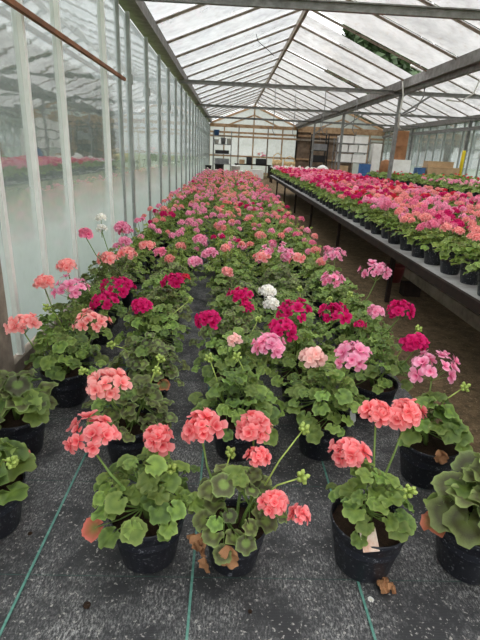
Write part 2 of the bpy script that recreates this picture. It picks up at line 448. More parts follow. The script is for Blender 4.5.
# right glass wall
wr = struct(empty('wall_right', (XR2, 0, 0)), 'far side wall of milky glass panes in thin grey bars', 'wall')
wb_m = MB().box((0, 0, 1.3), (.05, .04, 2.55)).mesh('mullion', ['alu_grey'])
wp_m = MB().box((0, 0, 1.3), (.006, .75, 2.5)).mesh('pane', ['wall_glass'])
y = 4.0
while y < Y1-.2:
    put('mullion', wb_m, wr, Matrix.Translation((0, y, 0))); put('pane', wp_m, wr, Matrix.Translation((.02, y+.39, 0))); y += .78
MB().box((0, 15.5, .05), (.1, 23.5, .12)).build('base_rail', 'wood_grey', wr)
for py in (6.4, 11.8, 17.4, 22.8):
    MB().box((-.12, py, 1.28), (.09, .09, 2.6)).build('post', 'steel', wr)
b = MB(); b.bar((-.18, 14.2, 1.35), (-.18, 15.9, 2.3), .05, .05); b.build('brace', 'steel', wr)
b = MB(); b.bar((-.16, 4, 2.28), (-.16, 27, 2.28), .06, .07); b.build('rail', 'steel', wr)

# gable end wall
wk = struct(empty('wall_back', (0, Y1, 0)), 'end wall of pale sheets in a bleached timber frame with gable trusses', 'wall')
for bx, (xa, xb) in enumerate(((XL, XR), (XR, XR2))):
    xm = (xa+xb)/2
    def tb(p0, p1, w=.09, m='wood', nm='beam'):
        q = MB(); q.bar(p0, p1, .07, w, 0, (0,1,0) if abs(p0[0]-p1[0]) < 1e-6 else (0,0,1)); return q.build(nm, m, wk)
    tb((xa, 0, 2.50), (xb, 0, 2.50), .17 if not bx else .30)
    tb((xa, .0, 2.16), (xb, .0, 2.16), .10)
    tb((xa, -.05, 1.96), (xb, -.05, 1.96), .10, 'wood' if not bx else 'wood_grey')
    tb((xa, 0, .95), (xb, 0, .95), .09); tb((xa, 0, .06), (xb, 0, .06), .14)
    tb((xa+.05, -.02, 2.6), (xm, -.02, ZR-.1), .11, 'wood', 'rafter'); tb((xm, -.02, ZR-.1), (xb-.05, -.02, 2.6), .11, 'wood', 'rafter')
    tb((xm, -.02, 2.5), (xm, -.02, ZR-.1), .10, 'wood', 'king_post')
    tb((xm-1.35, -.04, 2.55), (xm-.02, -.04, ZR-.55), .08, 'wood', 'strut'); tb((xm+1.35, -.04, 2.55), (xm+.02, -.04, ZR-.55), .08, 'wood', 'strut')
    n = 6
    for i in range(n+1):
        x = xa + (xb-xa)*i/n; tb((x, 0, 0), (x, 0, 2.5), .08, 'wood' if i % 2 else 'wood_grey', 'stud')
    for i in range(n):
        x0, x1 = xa+(xb-xa)*i/n, xa+(xb-xa)*(i+1)/n
        p = MB(); p.box(((x0+x1)/2, .05, 1.25), (x1-x0-.02, .006, 2.5)); p.build('sheet' if not (bx and i < 4) else 'board', 'end_glass' if not (bx and i < 4) else 'wood_panel', wk)
    p = MB(); i0 = [p.vert(v) for v in ((xa, .05, 2.52), (xb, .05, 2.52), (xm, .05, ZR-.02))]; i1 = [p.vert(v) for v in ((xa, .056, 2.52), (xb, .056, 2.52), (xm, .056, ZR-.02))]
    p.face(i0); p.face(reversed(i1)); p.face((0,3,4,1)); p.face((1,4,5,2)); p.face((2,5,3,0)); p.build('gable_sheet', 'end_glass', wk)

# ------------------------------------------------------------------ ground fabric under the bed
FX0, FX1 = -1.08, 1.02
fb = MB(); nx, ny = 12, 110
for j in range(ny+1):
    for i in range(nx+1):
        fb.vert((FX0+(FX1-FX0)*i/nx, .3+20.4*j/ny, .003+R.uniform(-.002, .002)))
for j in range(ny):
    for i in range(nx):
        a = j*(nx+1)+i; fb.face((a, a+1, a+nx+2, a+nx+1))
b0 = len(fb.v)
for (x, y) in ((FX0,.3),(FX1,.3),(FX1,20.7),(FX0,20.7)): fb.vert((x, y, -.012))
fb.face((b0+3, b0+2, b0+1, b0))
fab = tag(fb.build('ground_fabric', 'fabric', smooth=True), 'black woven weed fabric with green marker threads under the floor pots', 'ground fabric')
for gx in (-.548, -.068, .428, .92):
    t = MB(); t.box((gx, 10.5, .0065), (.0072, 20.3, .003)); t.build('marker_thread', 'green_thread', fab)
for k, gy in enumerate((1.03, 1.44, 1.86, 2.28)):
    t = MB(); t.box((-.03, gy, .0056), (2.0, .0014, .001)); t.build('marker_thread', 'green_fine', fab)

# ------------------------------------------------------------------ plant pieces
def leaf_mb(rng, seg=28, lo=False):
    m = MB(); dl = .20; ph = rng.uniform(0, 6); cup = rng.uniform(.05, .30); ruf = rng.uniform(.05, .12); nl = rng.choice((5, 6, 7))
    rings = (1.0,) if lo else (.58, 1.0)
    o = m.vert((0, 0, 0), .02)
    ids = []
    for f in rings:
        row = []
        for k in range(seg+1):
            th = dl + (2*math.pi-2*dl)*k/seg
            rr = .66 + .32*(1-math.cos(th))/2
            lob = math.cos(nl*(th-math.pi))
            if f == 1.0: rr *= (1.035 if k % 2 else .965) * (1 + .085*lob)
            rr *= f
            z = cup*f*f*.6 - .12*f*f*lob + ruf*f*f*math.sin(3*th+ph) - .10*f*(1+math.cos(th))*.5
            row.append(m.vert((math.sin(-th)*rr, -math.cos(th)*rr, z), f))
        ids.append(row)
    r0 = ids[0]
    for k in range(seg): m.face((o, r0[k+1], r0[k]))
    if not lo:
        r1 = ids[1]
        for k in range(seg): m.face((r0[k], r0[k+1], r1[k+1], r1[k]))
    return m
def withered_mb(rng):
    m = MB(); nx = 6; W = []
    for j in range(nx+1):
        for i in range(nx+1):
            u, v = i/nx*2-1, j/nx*2-1; q = max(.35, 1-.45*abs(u)**1.5)
            W.append(m.vert((u*.75 + .12*math.sin(5*v), v*q*.9 + rng.uniform(-.08,.08), .35*u*u + .22*math.sin(4*u+3*v) + rng.uniform(-.10,.10)), .8))
    for j in range(nx):
        for i in range(nx): a = j*(nx+1)+i; m.face((a, a+1, a+nx+2, a+nx+1))
    return m
def floret_mb(rng, hi=True, n1=5, n2=4):
    m = MB()
    def petal(az, el, L, W, curl):
        d = Vector((math.cos(az), math.sin(az), 0)); s = Vector((-math.sin(az), math.cos(az), 0)); u = Vector((0,0,1))
        P = lambda x, y, z, a: m.vert(d*(x*math.cos(el)-z*math.sin(el)) + s*y + u*(x*math.sin(el)+z*math.cos(el)), a)
        if hi:
            b = P(.02, 0, 0, 0); ml = P(.5*L, .30*W, .04, .5); mr = P(.5*L, -.30*W, .04, .5); mc = P(.52*L, 0, -.02, .45)
            tl = P(.88*L, .30*W, .02-curl, .9); tr = P(.86*L, -.32*W, .0-curl, .9); t = P(1.0*L, 0, -curl*1.2, 1)
            m.face((b, mr, mc)); m.face((b, mc, ml)); m.face((mc, mr, tr, t)); m.face((ml, mc, t, tl))
        else:
            b = P(.0, 0, 0, .1); ml = P(.75*L, .38*W, 0, .8); t = P(L, 0, -curl, 1); mr = P(.75*L, -.38*W, 0, .8)
            m.face((b, mr, t, ml))
    a0 = rng.uniform(0, 6)
    for i in range(n1): petal(a0+i*2*math.pi/n1+rng.uniform(-.15,.15), rng.uniform(.0,.55), rng.uniform(.85,1.15), rng.uniform(1.0,1.35), rng.uniform(-.05,.22))
    for i in range(n2): petal(a0+.6+i*2*math.pi/max(n2,1)+rng.uniform(-.2,.2), rng.uniform(.75,1.1), rng.uniform(.6,.78), rng.uniform(.8,1.0), rng.uniform(.0,.12))
    return m
def dome_dirs(n, rng, maxpol=1.75):
    out = []
    for i in range(n):
        c = 1-(1-math.cos(maxpol))*(i+.5)/n; s = math.sqrt(max(0, 1-c*c)); az = i*2.39996+rng.uniform(-.2,.2)
        out.append(Vector((s*math.cos(az), s*math.sin(az), c)))
    return out
def head_mb(rng, n=13, hi=False, stem=1.5):
    """joined flower head, diameter 1, origin at its centre"""
    m = MB()
    for d in dome_dirs(n, rng):
        p = Vector((d.x*.34, d.y*.34, d.z*.27)) * rng.uniform(.88, 1.08)
        m.add(floret_mb(rng, hi, 5, 3 if hi else 2), frame(p, d + Vector((0,0,.25)), (rng.uniform(-1,1), rng.uniform(-1,1), .1), rng.uniform(.19,.24)), 0, rng.random())
    m.tube([(0,0,-stem), (rng.uniform(-.05,.05), 0, -stem*.5), (0,0,.05)], [.032,.028,.028], 4, 1)
    return m
def buds_mb(rng, n=9, r=.016):
    m = MB()
    for d in dome_dirs(n, rng, 2.4):
        d = Vector((d.x*.8, d.y*.8, d.z*.8+.25)); L = r*rng.uniform(.5,1.1)
        p0 = d*r*.1; p1 = d*L; p2 = d*(L+r*.75)
        m.tube([p0, p1*.6, p1, (p1+p2)/2, p2], [r*.07, r*.09, r*.36, r*.42, r*.05], 6, 0)
    return m

RL = random.Random(5)
LEAFS = [leaf_mb(RL) for _ in range(5)]
LEAF_ME = {k: [l.mesh('leaf', [k], True) for l in LEAFS] for k in ('leaf', 'leaf_zoned', 'leaf_red')}
LEAF_ME['leaf_brown'] = [withered_mb(RL).mesh('leaf', ['leaf_brown'], True) for _ in range(3)]
LEAF_LO = [leaf_mb(RL, 14, True) for _ in range(4)]
FLORETS = [floret_mb(RL, True) for _ in range(4)]
COLS = ['coral', 'salmon', 'pink', 'rose', 'magenta', 'red', 'white', 'pale']
FLO_ME = {}
for c in COLS:
    FLO_ME[c] = []
    for q in FLORETS:
        mm = MB().add(q, None, 0, RL.random()); FLO_ME[c].append(mm.mesh('floret', [c]))
HMB = [head_mb(RL, 15, True) for _ in range(3)]
HLO = [head_mb(RL, 12, False) for _ in range(3)]
HEAD_ME = {c: [h.mesh('flower_head', [c, 'stem']) for h in HMB] for c in COLS}
HEADLO_ME = {c: [h.mesh('flower_head', [c, 'stem']) for h in HLO] for c in COLS}
BUD_ME = [buds_mb(RL).mesh('bud_cluster', ['bud'], True) for _ in range(3)]

def pot_mb(r, h, seg=28):
    rb = r*.72
    m = MB(); m.lathe([(0.001, .002), (rb*.96, .0), (rb, .004), (r*.955, h*.88), (r*.965, h*.885), (r*.985, h*.89), (r, h*.985), (r*.992, h), (r*.965, h), (r*.945, h*.97), (r*.90, h*.6)], seg)
    return m
def soil_mb(r, h, seg=16, rng=R):
    m = MB(); m.disc(r*.92, h*.84, seg, 0, (0,0,0), .004); m.v[0] = (0, 0, h*.875); return m
POT = pot_mb(.117, .175).mesh('pot', ['pot'], True); SOIL = soil_mb(.117, .175).mesh('soil', ['compost'], True)
POT_S = pot_mb(.098, .150).mesh('pot', ['pot'], True); SOIL_S = soil_mb(.098, .150).mesh('soil', ['compost'], True)
POT_B = pot_mb(.075, .125, 16).mesh('pot', ['pot'], True)
POT_FAR = pot_mb(.117, .175, 14).mesh('pot', ['pot'], True)

def mound(rng, n, rad, h0, hgt):
    """leaf sites on a loose mound: position, normal, outward direction"""
    out = []
    for i in range(n):
        u = (i+.5)/n; az = i*2.39996 + rng.uniform(-.4, .4)
        rho = rad*math.sqrt(u)*rng.uniform(.82, 1.12)
        z = h0 + hgt*(1-u**1.4)*rng.uniform(.55, 1.05) + rng.uniform(-.012, .02)
        o = Vector((math.cos(az), math.sin(az), 0))
        nrm = o*(.1+.8*u)*rng.uniform(.3,1.4) + Vector((rng.uniform(-.4,.4), rng.uniform(-.4,.4)-.12, 1))
        out.append((o*rho + Vector((0,0,z)), nrm, o + Vector((rng.uniform(-.5,.5), rng.uniform(-.5,.5), 0))))
    return out

def foliage_mb(rng, n, rad, h0, hgt, s0, s1, lo=True, stems=True):
    m = MB()
    for p, nr, o in mound(rng, n, rad, h0, hgt):
        q = rng.choice(LEAF_LO if lo else LEAFS); s = rng.uniform(s0, s1)
        m.add(q, frame(p - o.normalized()*s*.4, nr, o, s), 0, rng.random())
    for k in range(5 if stems else 0):
        az = rng.uniform(0, 6.28); p = Vector((math.cos(az)*rad*.6*rng.random(), math.sin(az)*rad*.6*rng.random(), h0+hgt*rng.uniform(1.0, 1.5)))
        m.tube([(p.x*.5, p.y*.5, h0+hgt*.3), p], [.003,.0025], 3, 1, 0, False)
        m.add(buds_mb(rng, 5, .015), frame(p, (p.x, p.y, .3)), 1)
    return m

def near_plant(name, x, y, heads, label, group=None, r=.117, h=.175, n=40, rad=.155, hgt=.16, ls=(.031,.052), kind='leaf', brown=0, red=0, buds=(), seed=1, red_at=None, tagpos=None, small=False):
    rng = random.Random(seed)
    t = tag(empty(name, (x, y, .004)), label, 'potted geranium', group)
    put('pot', POT_S if small else POT, t, Matrix.Identity(4)); put('soil', SOIL_S if small else SOIL, t, Matrix.Identity(4))
    st = MB(); z0 = h*.86
    crowns = []
    for k in range(4):
        az = rng.uniform(0, 6.28); top = Vector((math.cos(az)*rad*.35, math.sin(az)*rad*.35, h+hgt*rng.uniform(.25,.6)))
        b = Vector((math.cos(az)*.015, math.sin(az)*.015, z0)); st.tube([b, (b+top)/2+Vector((0,0,.01)), top], [.0065,.0055,.0045], 5)
        crowns.append(top)
    for i, (p, nr, o) in enumerate(mound(rng, n, rad, h+.01, hgt)):
        s = rng.uniform(*ls); k = kind if rng.random() < .85 else 'leaf'
        if i >= n-red:
            k = 'leaf_red'
            if red_at: o = Vector((red_at[0], red_at[1], 0)); p = o + Vector((0, 0, h*.92)); nr = Vector((-.2, -.7, .8)); s = .04
        org = p - o.normalized()*s*.4
        put('leaf', rng.choice(LEAF_ME[k]), t, frame(org, nr, o, s))
        c = min(crowns, key=lambda q: (q-org).length); c0 = c*.75 + Vector((0,0,h*.2))
        st.tube([c0, (c0+org)/2+Vector((0,0,-.008)), org], [.0026,.0022,.0018], 3, caps=False)
    for i in range(brown):
        az = rng.uniform(-2.6, -.2); p = Vector((math.cos(az)*rad*.9, math.sin(az)*rad*.9, h*rng.uniform(.6,1.1)))
        put('leaf', rng.choice(LEAF_ME['leaf_brown']), t, frame(p, (math.cos(az), math.sin(az), rng.uniform(-.2,.7)), (0,0,-1), rng.uniform(.024,.036)))
    st.build('stems', 'stem', t, smooth=True)
    for (hp, dia, c) in heads:
        lp = hp - Vector((x, y, .004)); cr_ = min(crowns, key=lambda q: (q-lp).length)
        base = lp - Vector((0,0,dia*.25))
        k = MB(); k.tube([cr_*.8, (cr_+base)*.5+Vector((0,0,-.01))+Vector((lp.x-cr_.x, lp.y-cr_.y, 0))*.18, base], [.0042,.0036,.0032], 5)
        nf = max(4, min(13, int(dia/.0085))); fr = max(.017, min(.030, dia*.28))
        ds = dome_dirs(nf, rng, 1.7 if dia > .05 else 1.2); FM = []
        for d in ds:
            p = lp + Vector((d.x*(dia*.5-fr*.62), d.y*(dia*.5-fr*.62), d.z*(dia*.34-fr*.4)))*rng.uniform(.78,1.14) + Vector((rng.uniform(-1,1), rng.uniform(-1,1), rng.uniform(-.6,.6)))*dia*.05
            k.tube([base, (base+p)*.5, p], [.0014,.0012,.0014], 3, caps=False)
            FM.append((p, d))
        fh = k.build('flower_head', 'stem', t, smooth=True)
        for p, d in FM:
            put('floret', rng.choice(FLO_ME[c]), fh, frame(p, d+Vector((rng.uniform(-.3,.3),-.15+rng.uniform(-.3,.3),.25)), (rng.uniform(-1,1), rng.uniform(-1,1), .1), fr*rng.uniform(.8,1.25)))
    for bp in buds:
        lp = bp - Vector((x, y, .004)); cr_ = min(crowns, key=lambda q: (q-lp).length)
        k = MB(); k.tube([cr_*.8, (cr_+lp)*.5+Vector((0,0,.01)), lp], [.0032,.0028,.0024], 5)
        k.add(buds_mb(rng, 9, .017), frame(lp, lp-cr_+Vector((0,0,.02)))); k.build('bud_cluster', 'bud', t, smooth=True)
    if tagpos:
        px, py, tz, rz, tilt, mt = tagpos
        q = MB(); q.box((0,0,.0), (.048, .0016, .062)); o = q.build('plant_tag', mt, t, (px, py, tz)); o.rotation_euler = (tilt, 0, rz)
    return t

# the first rows, placed from the photograph: x, y, options
NEAR = [
 (-.21, 1.12, dict(red=1, red_at=(-.155, -.075), n=58, rad=.175, hgt=.17, ls=(.024,.045))),
 (.055, 1.10, dict(small=True, r=.098, h=.150, n=38, rad=.15, hgt=.17, brown=5, ls=(.024,.044), kind='leaf_zoned')),
 (.46, 1.10, dict(n=36, rad=.135, hgt=.16, ls=(.024,.044), tagpos=(-.03, -.098, .186, .12, -.85, 'label'))),
 (.79, 1.10, dict(n=26, rad=.15, hgt=.17, ls=(.055,.078), kind='leaf_zoned', red=1)),
 (-.74, 1.22, dict(n=20, rad=.15, hgt=.15, ls=(.05,.068), red=1)),
 (-.82, 1.63, dict(n=30, rad=.16, hgt=.14, ls=(.045,.066), kind='leaf_zoned', tagpos=(.105, -.03, .175, 1.2, -.2, 'label_white'))),
 (-.36, 1.60, dict(n=56, rad=.18, hgt=.17, ls=(.028,.046), kind='leaf_zoned')),
 (.07, 1.66, dict(n=66, rad=.19, hgt=.17, ls=(.026,.044))),
 (.43, 1.68, dict(n=72, rad=.20, hgt=.20, ls=(.026,.043), brown=1, tagpos=(.11, -.05, .20, .9, -.2, 'label_white'))),
 (.82, 1.52, dict(n=26, rad=.14, hgt=.17, brown=1, ls=(.04,.06))),
 (-.76, 2.04, dict(n=56, rad=.19, hgt=.17, ls=(.028,.046))),
 (-.36, 1.98, dict(n=66, rad=.19, hgt=.18, ls=(.026,.046), kind='leaf_zoned', red=1)),
 (.06, 2.06, dict(n=70, rad=.20, hgt=.19, ls=(.025,.043), red=1)),
 (.40, 2.06, dict(n=70, rad=.20, hgt=.19, ls=(.025,.043))),
 (.74, 2.0, dict(n=56, rad=.18, hgt=.19, ls=(.026,.044))),
]
for row, yy in enumerate((2.40, 2.76, 3.12, 3.48)):
    for xx in (-.84, -.41, .04, .41, .79):
        tall = .10 if (xx < -.7 and yy > 3) else 0
        NEAR.append((xx+R.uniform(-.03,.03), yy+R.uniform(-.03,.03), dict(n=76, rad=.205, hgt=.19+tall, ls=(.024,.042), red=int(R.random() < .25), kind='leaf' if R.random() < .6 else 'leaf_zoned')))
# flower heads read from the photograph: pixel, width in pixels, colour, height above the fabric
HEADS = [
 (92,437,58,'coral',.42),(157,438,34,'coral',.39),(202,428,46,'coral',.41),(254,429,37,'coral',.42),(257,456,26,'coral',.37),(273,503,30,'coral',.30),(299,516,24,'coral',.28),
 (349,453,38,'coral',.36),(377,413,32,'coral',.45),(407,414,38,'coral',.45),(108,386,48,'salmon',.42),(434,369,52,'pink',.42),
 (269,347,36,'pink',.42),(313,357,26,'pale',.40),(352,357,46,'pink',.42),(234,340,16,'pale',.42),
 (24,326,34,'salmon',.42),(92,324,38,'salmon',.42),(72,290,38,'pink',.46),(44,283,20,'salmon',.48),
 (119,289,38,'magenta',.42),(106,302,32,'magenta',.39),(142,307,22,'magenta',.38),(174,282,24,'magenta',.42),
 (208,320,27,'magenta',.40),(241,297,27,'magenta',.42),(246,308,16,'magenta',.38),(284,331,34,'magenta',.41),(294,313,38,'magenta',.42),(335,315,34,'magenta',.42),
 (267,292,18,'white',.44),(271,304,18,'white',.40),(331,281,26,'pink',.43),(335,256,24,'pink',.47),(377,273,34,'pink',.53),(376,312,18,'pink',.46),(400,311,30,'magenta',.46),(416,344,26,'magenta',.44),(360,325,12,'magenta',.42),
 (278,254,40,'pink',.45),(262,258,20,'salmon',.43),(297,259,20,'salmon',.43),(67,266,20,'salmon',.54),(72,289,12,'pale',.42),(86,234,16,'rose',.60),(108,259,22,'salmon',.47),(127,255,22,'salmon',.47),(147,246,16,'salmon',.46),
 (101,218,13,'white',.64),(102,229,12,'white',.59),(195,262,16,'pink',.42),(210,254,17,'pink',.43),(200,240,16,'pink',.42),(125,242,14,'pink',.50),(186,277,10,'red',.36),
 (118,215,16,'pink',.57),(122,228,18,'pink',.52),(160,253,14,'rose',.42),(228,272,14,'salmon',.40),
]
BUDS = [(12,462,.36),(300,478,.33),(408,492,.33),(463,388,.40),(303,430,.40),(170,470,.31),(84,372,.38),(47,308,.42),(210,360,.40),(238,358,.42),(300,290,.42),(258,320,.42),(350,295,.42),(160,360,.40),(156,372,.40),(330,300,.42),(230,455,.32),(418,330,.43),(112,345,.38),(190,300,.40)]
hp = {i: [] for i in range(len(NEAR))}; bp = {i: [] for i in range(len(NEAR))}; extra = []
def nearest(p, off=.1):
    return min(range(len(NEAR)), key=lambda i: (NEAR[i][0]-p.x)**2 + (NEAR[i][1]-p.y)**2)
for (u, v, w, c, z) in HEADS:
    p = onz(u, v, z); d = (p - Vector((0,0,CAMH))).dot(Vector((AX[0].z*-1, AX[1].z*-1, AX[2].z*-1)))
    dia = w*d/F
    i = nearest(p)
    if ((NEAR[i][0]-p.x)**2 + (NEAR[i][1]-p.y)**2)**.5 < .36: hp[i].append((p, dia, c))
    else: extra.append((p, dia, c))
for (u, v, z) in BUDS:
    p = onz(u, v, z); bp[nearest(p)].append(p)
CN = {'coral':'coral','salmon':'salmon','pink':'pink','rose':'rose pink','magenta':'magenta','red':'crimson','white':'white','pale':'pale blush'}
NL = {
 0:'coral geranium in a wide black pot between two green threads, one reddened leaf',
 1:'straggly coral geranium in a small pot with withered brown leaves, beside the threads',
 2:'coral geranium with sparse leaves and a printed card tag lying on its pot rim',
 3:'geranium without blooms, big dark-zoned leaves, next to the pot with the printed tag',
 4:'geranium with broad plain leaves and one bud stalk, foremost pot near the glass wall',
 5:'flowerless dark-zoned geranium with a white tag in its pot by the glass wall',
 6:'geranium with one salmon bloom right behind the wide coral pot',
 7:'bushy geranium without open blooms behind the straggly small pot',
 8:'pink geranium in a black pot with a withered leaf and grey tag on its rim',
 9:'pink geranium with a withered leaf in its pot at the soil path edge',
 10:'salmon and pink geranium leaning to the wooden board of the glass wall',
}
for i, (x, y, o) in enumerate(NEAR):
    cs = [c for _, _, c in hp[i]]
    if i in NL: lab, grp = NL[i], None
    elif cs:
        main = CN[max(set(cs), key=cs.count)]; nw = ('no', 'one', 'two', 'three', 'four', 'five', 'six', 'seven')[min(7, len(cs))]
        oth = sorted({CN[c] for c in cs} - {main}); side = 'glass wall side' if x < -.6 else 'path side' if x > .6 else 'middle'
        lab = f"bushy geranium with {nw} {main}{' and ' + oth[0] if oth else ''} bloom{'s' if nw != 'one' else ''}, {side} of front bed"
        grp = f'{main} geraniums in the front of the floor bed'
    else:
        lab, grp = f"leafy geranium not yet in bloom, {'glass wall side' if x < -.6 else 'path side' if x > .6 else 'middle'} of front bed", 'leafy geraniums in the front of the floor bed'
    near_plant('potted_geranium', x, y, hp[i], lab, grp, buds=bp[i], seed=100+i, **o)

# the long bed behind: whole rows of the same geraniums
RF = random.Random(23)
FOL_MID = [foliage_mb(RF, 84, .215, .15, .21, .025, .043, False).mesh('foliage', ['leaf_far', 'bud'], True) for _ in range(4)]
FOL_FAR = [foliage_mb(RF, 66, .22, .15, .21, .030, .048, True).mesh('foliage', ['leaf_far', 'bud'], True) for _ in range(5)]
def colour_bed(y, rng):
    q = rng.random()
    if y < 5.2: tab = (('pink',.45),('salmon',.86),('rose',.93),('magenta',.97),('coral',1))
    elif y < 9: tab = (('pink',.42),('salmon',.80),('rose',.92),('magenta',.96),('coral',1))
    else: tab = (('pink',.36),('salmon',.72),('rose',.90),('magenta',.95),('coral',1))
    if y > 19: tab = (('white',.35),) + tuple((c, .35+.65*k) for c, k in tab)
    for c, k in tab:
        if q <= k: return c
bed = []
y = 3.84
while y < 20.2:
    for xx in (-.84, -.44, -.03 if y > 4.5 else .03, .38, .77):
        bed.append((xx+RF.uniform(-.04,.04), y+RF.uniform(-.04,.04)))
    y += .37
allnear = list(extra)
for (x, y) in bed:
    c0 = colour_bed(y, RF)
    t = empty('potted_geranium', (x, y, .004), RF.uniform(0, 6.28))
    put('pot', POT_FAR, t, Matrix.Identity(4))
    mid = y < 6.2
    put('foliage', RF.choice(FOL_MID if mid else FOL_FAR), t, Matrix.Scale(RF.uniform(.92, 1.08), 4))
    mine = [e for e in allnear if (e[0].x-x)**2 + (e[0].y-y)**2 < .05]
    for e in mine:
        allnear.remove(e)
        lp = t.matrix_basis.inverted() @ e[0]
        put('flower_head', RF.choice(HEAD_ME[e[2]]), t, Matrix.Translation(lp) @ Matrix.Scale(e[1], 4))
    nh = RF.choice((2,3)) if y < 5.2 else RF.choice((3,4,5)) if y < 8.5 else RF.choice((4,5,6))
    side = 'beside the glass wall' if x < -.6 else 'along the soil path' if x > .6 else 'in the middle columns'
    nw = ('no', 'one', 'two', 'three', 'four', 'five', 'six', 'seven', 'eight', 'nine')[min(9, nh+len(mine))]
    tag(t, f'potted geranium with {nw} {CN[c0]} blooms {side} of the long floor bed', 'potted geranium', f'{CN[c0]} geraniums in the long floor bed')
    for k in range(nh):
        az = k*2.39996+RF.uniform(-.5,.5); rr = .20*math.sqrt((k+.5)/nh)*RF.uniform(.7,1.1)
        p = Vector((math.cos(az)*rr, math.sin(az)*rr, RF.uniform(.36, .50)-rr*.25))
        put('flower_head', RF.choice((HEAD_ME if mid else HEADLO_ME)[c0]), t, frame(p, (p.x*2, p.y*2, .8), None, RF.uniform(.062, .108), RF.uniform(0,6)))

# ------------------------------------------------------------------ flower bench along the soil path
BX0, BX1, BY0, BY1, BZ = 1.31, 3.20, -.6, 15.6, .53
def bench(name, x0, x1, y0, y1, z, label, legs, mt='bench_top'):
    t = tag(empty(name, ((x0+x1)/2, (y0+y1)/2, 0)), label, 'bench')
    cx, cy = (x0+x1)/2, (y0+y1)/2; t_ = t
    def part(nm, c, d, m):
        q = MB(); q.box((0,0,0), d); q.build(nm, m, t, (c[0]-cx, c[1]-cy, c[2]))
    n = max(1, int((y1-y0)/2.0)); L = (y1-y0)/n
    for i in range(n): part('top_board', (cx, y0+(i+.5)*L, z-.008), (x1-x0-.02, L-.008, .016), mt)
    for xs in (x0, x1):
        part('edge_rail', (xs, cy, z-.028), (.03, y1-y0, .055), 'wood_dark')
    for ly in legs:
        part('bearer', (cx, ly, z-.045), (x1-x0-.06, .05, .055), 'wood_dark')
        for lx in (x0+.15, x1-.15): part('leg', (lx, ly, (z-.07)/2-.01), (.036, .036, z-.06), 'wood_dark')
    k = y0+.35
    while k < y1:
        part('joist', (cx, k, z-.032), (x1-x0-.06, .035, .03), 'wood_dark'); k += .55
    return t
bench('flower_bench', BX0, BX1, BY0, BY1, BZ, 'long low bench with dark edge rail carrying rows of small potted geraniums along the path', [-.2, 1.85, 3.95, 6.05, 8.2, 10.3, 12.4, 14.5])
# leaning timber and red pot under it
q = MB(); q.bar((1.80, 4.4, .16), (1.72, 1.6, .20), .09, .09); tag(q.build('timber_rail', 'wood_grey'), 'pale weathered timber lying low beneath the flower bench', 'timber')
for yy in (1.75, 4.2):
    q = MB(); q.box((0,0,0), (.16, .12, .125)); tag(q.build('timber_block', 'wood_dark', None, (1.76, yy, .045)), 'dark wood block propping the pale timber beneath the flower bench', 'wood block', 'blocks under the timber')
q = MB(); q.lathe([(.001,0),(.075,0),(.10,.15),(.108,.152),(.108,.17),(.098,.17),(.078,.02),(.001,.02)], 18); tag(q.build('red_pot', 'red_plastic', None, (1.78, 4.72, -.02), True), 'dull red plastic pot standing on the soil beneath the flower bench', 'pot')

FOL_B = [foliage_mb(RF, 34, .125, .11, .11, .026, .040, False, False).mesh('foliage', ['leaf_far', 'bud'], True) for _ in range(4)]
FOLB_MB = [foliage_mb(RF, 24, .13, .11, .11, .034, .046, True, False) for _ in range(3)]
POTB_MB = pot_mb(.075, .125, 10)
def colour_bench(x, y, rng):
    q = rng.random()
    if y > 14.3: return 'white' if q < .75 else 'pink'
    if x > 2.95: tab = (('pink',.45),('salmon',.75),('rose',.92),('magenta',1))
    elif y < 5.0: tab = (('salmon',.42),('pink',.70),('magenta',.86),('rose',1))
    elif y < 7.0: tab = (('salmon',.25),('pink',.45),('rose',.70),('red',.82),('magenta',1))
    else: tab = (('rose',.34),('red',.58),('magenta',.80),('pink',.94),('salmon',1))
    for c, k in tab:
        if q <= k: return c
sites = []
y = -.4
while y < BY1-.1:
    x = BX0+.118
    while x < BX1-.08:
        px, py = x+RF.uniform(-.02,.02), y+RF.uniform(-.02,.02)
        sites.append((math.hypot(px, py) + (0 if px < .55*py+.25 else 50), px, py)); x += .245
    y += .25
sites.sort()
stuff = MB(); smap = {c: i+3 for i, c in enumerate(COLS)}
for k, (dist, x, y) in enumerate(sites):
    c0 = colour_bench(x, y, RF); nh = RF.choice((3,4,5))
    hs = []
    for j in range(nh):
        az = j*2.39996+RF.uniform(-.5,.5); rr = .11*math.sqrt((j+.5)/nh)
        p = Vector((math.cos(az)*rr, math.sin(az)*rr, RF.uniform(.245, .32)-rr*.3))
        hs.append(frame(p, (p.x*3, p.y*3, .8), None, RF.uniform(.062, .098), RF.uniform(0,6)))
    if k < 290:
        t = empty('bench_geranium', (x, y, BZ), RF.uniform(0, 6.28))
        edge = x < BX0+.2
        tag(t, f"small geranium with {('three','four','five')[nh-3]} {CN[c0]} blooms {'in the row along the bench edge rail' if edge else 'among the inner rows of the flower bench'}", 'potted geranium', f"{CN[c0]} geraniums {'along the bench edge' if edge else 'in the inner bench rows'}")
        put('pot', POT_B, t, Matrix.Identity(4)); put('foliage', RF.choice(FOL_B), t, Matrix.Identity(4))
        for m in hs: put('flower_head', RF.choice((HEAD_ME if dist < 5 else HEADLO_ME)[c0]), t, m)
    else:
        T = Matrix.Translation((x, y, BZ)) @ Matrix.Rotation(RF.uniform(0,6.28), 4, 'Z')
        stuff.add(POTB_MB, T, 0); stuff.add(RF.choice(FOLB_MB), T, 1)
        for m in hs: stuff.add(RF.choice(HLO), T @ m, 0, None, {0: smap[c0], 1: 2})
so = stuff.build('bench_geraniums', ['pot', 'leaf_far', 'stem'] + COLS)
tag(so, 'mass of small potted geraniums filling the far rows of the flower bench', 'geraniums', None, 'stuff')

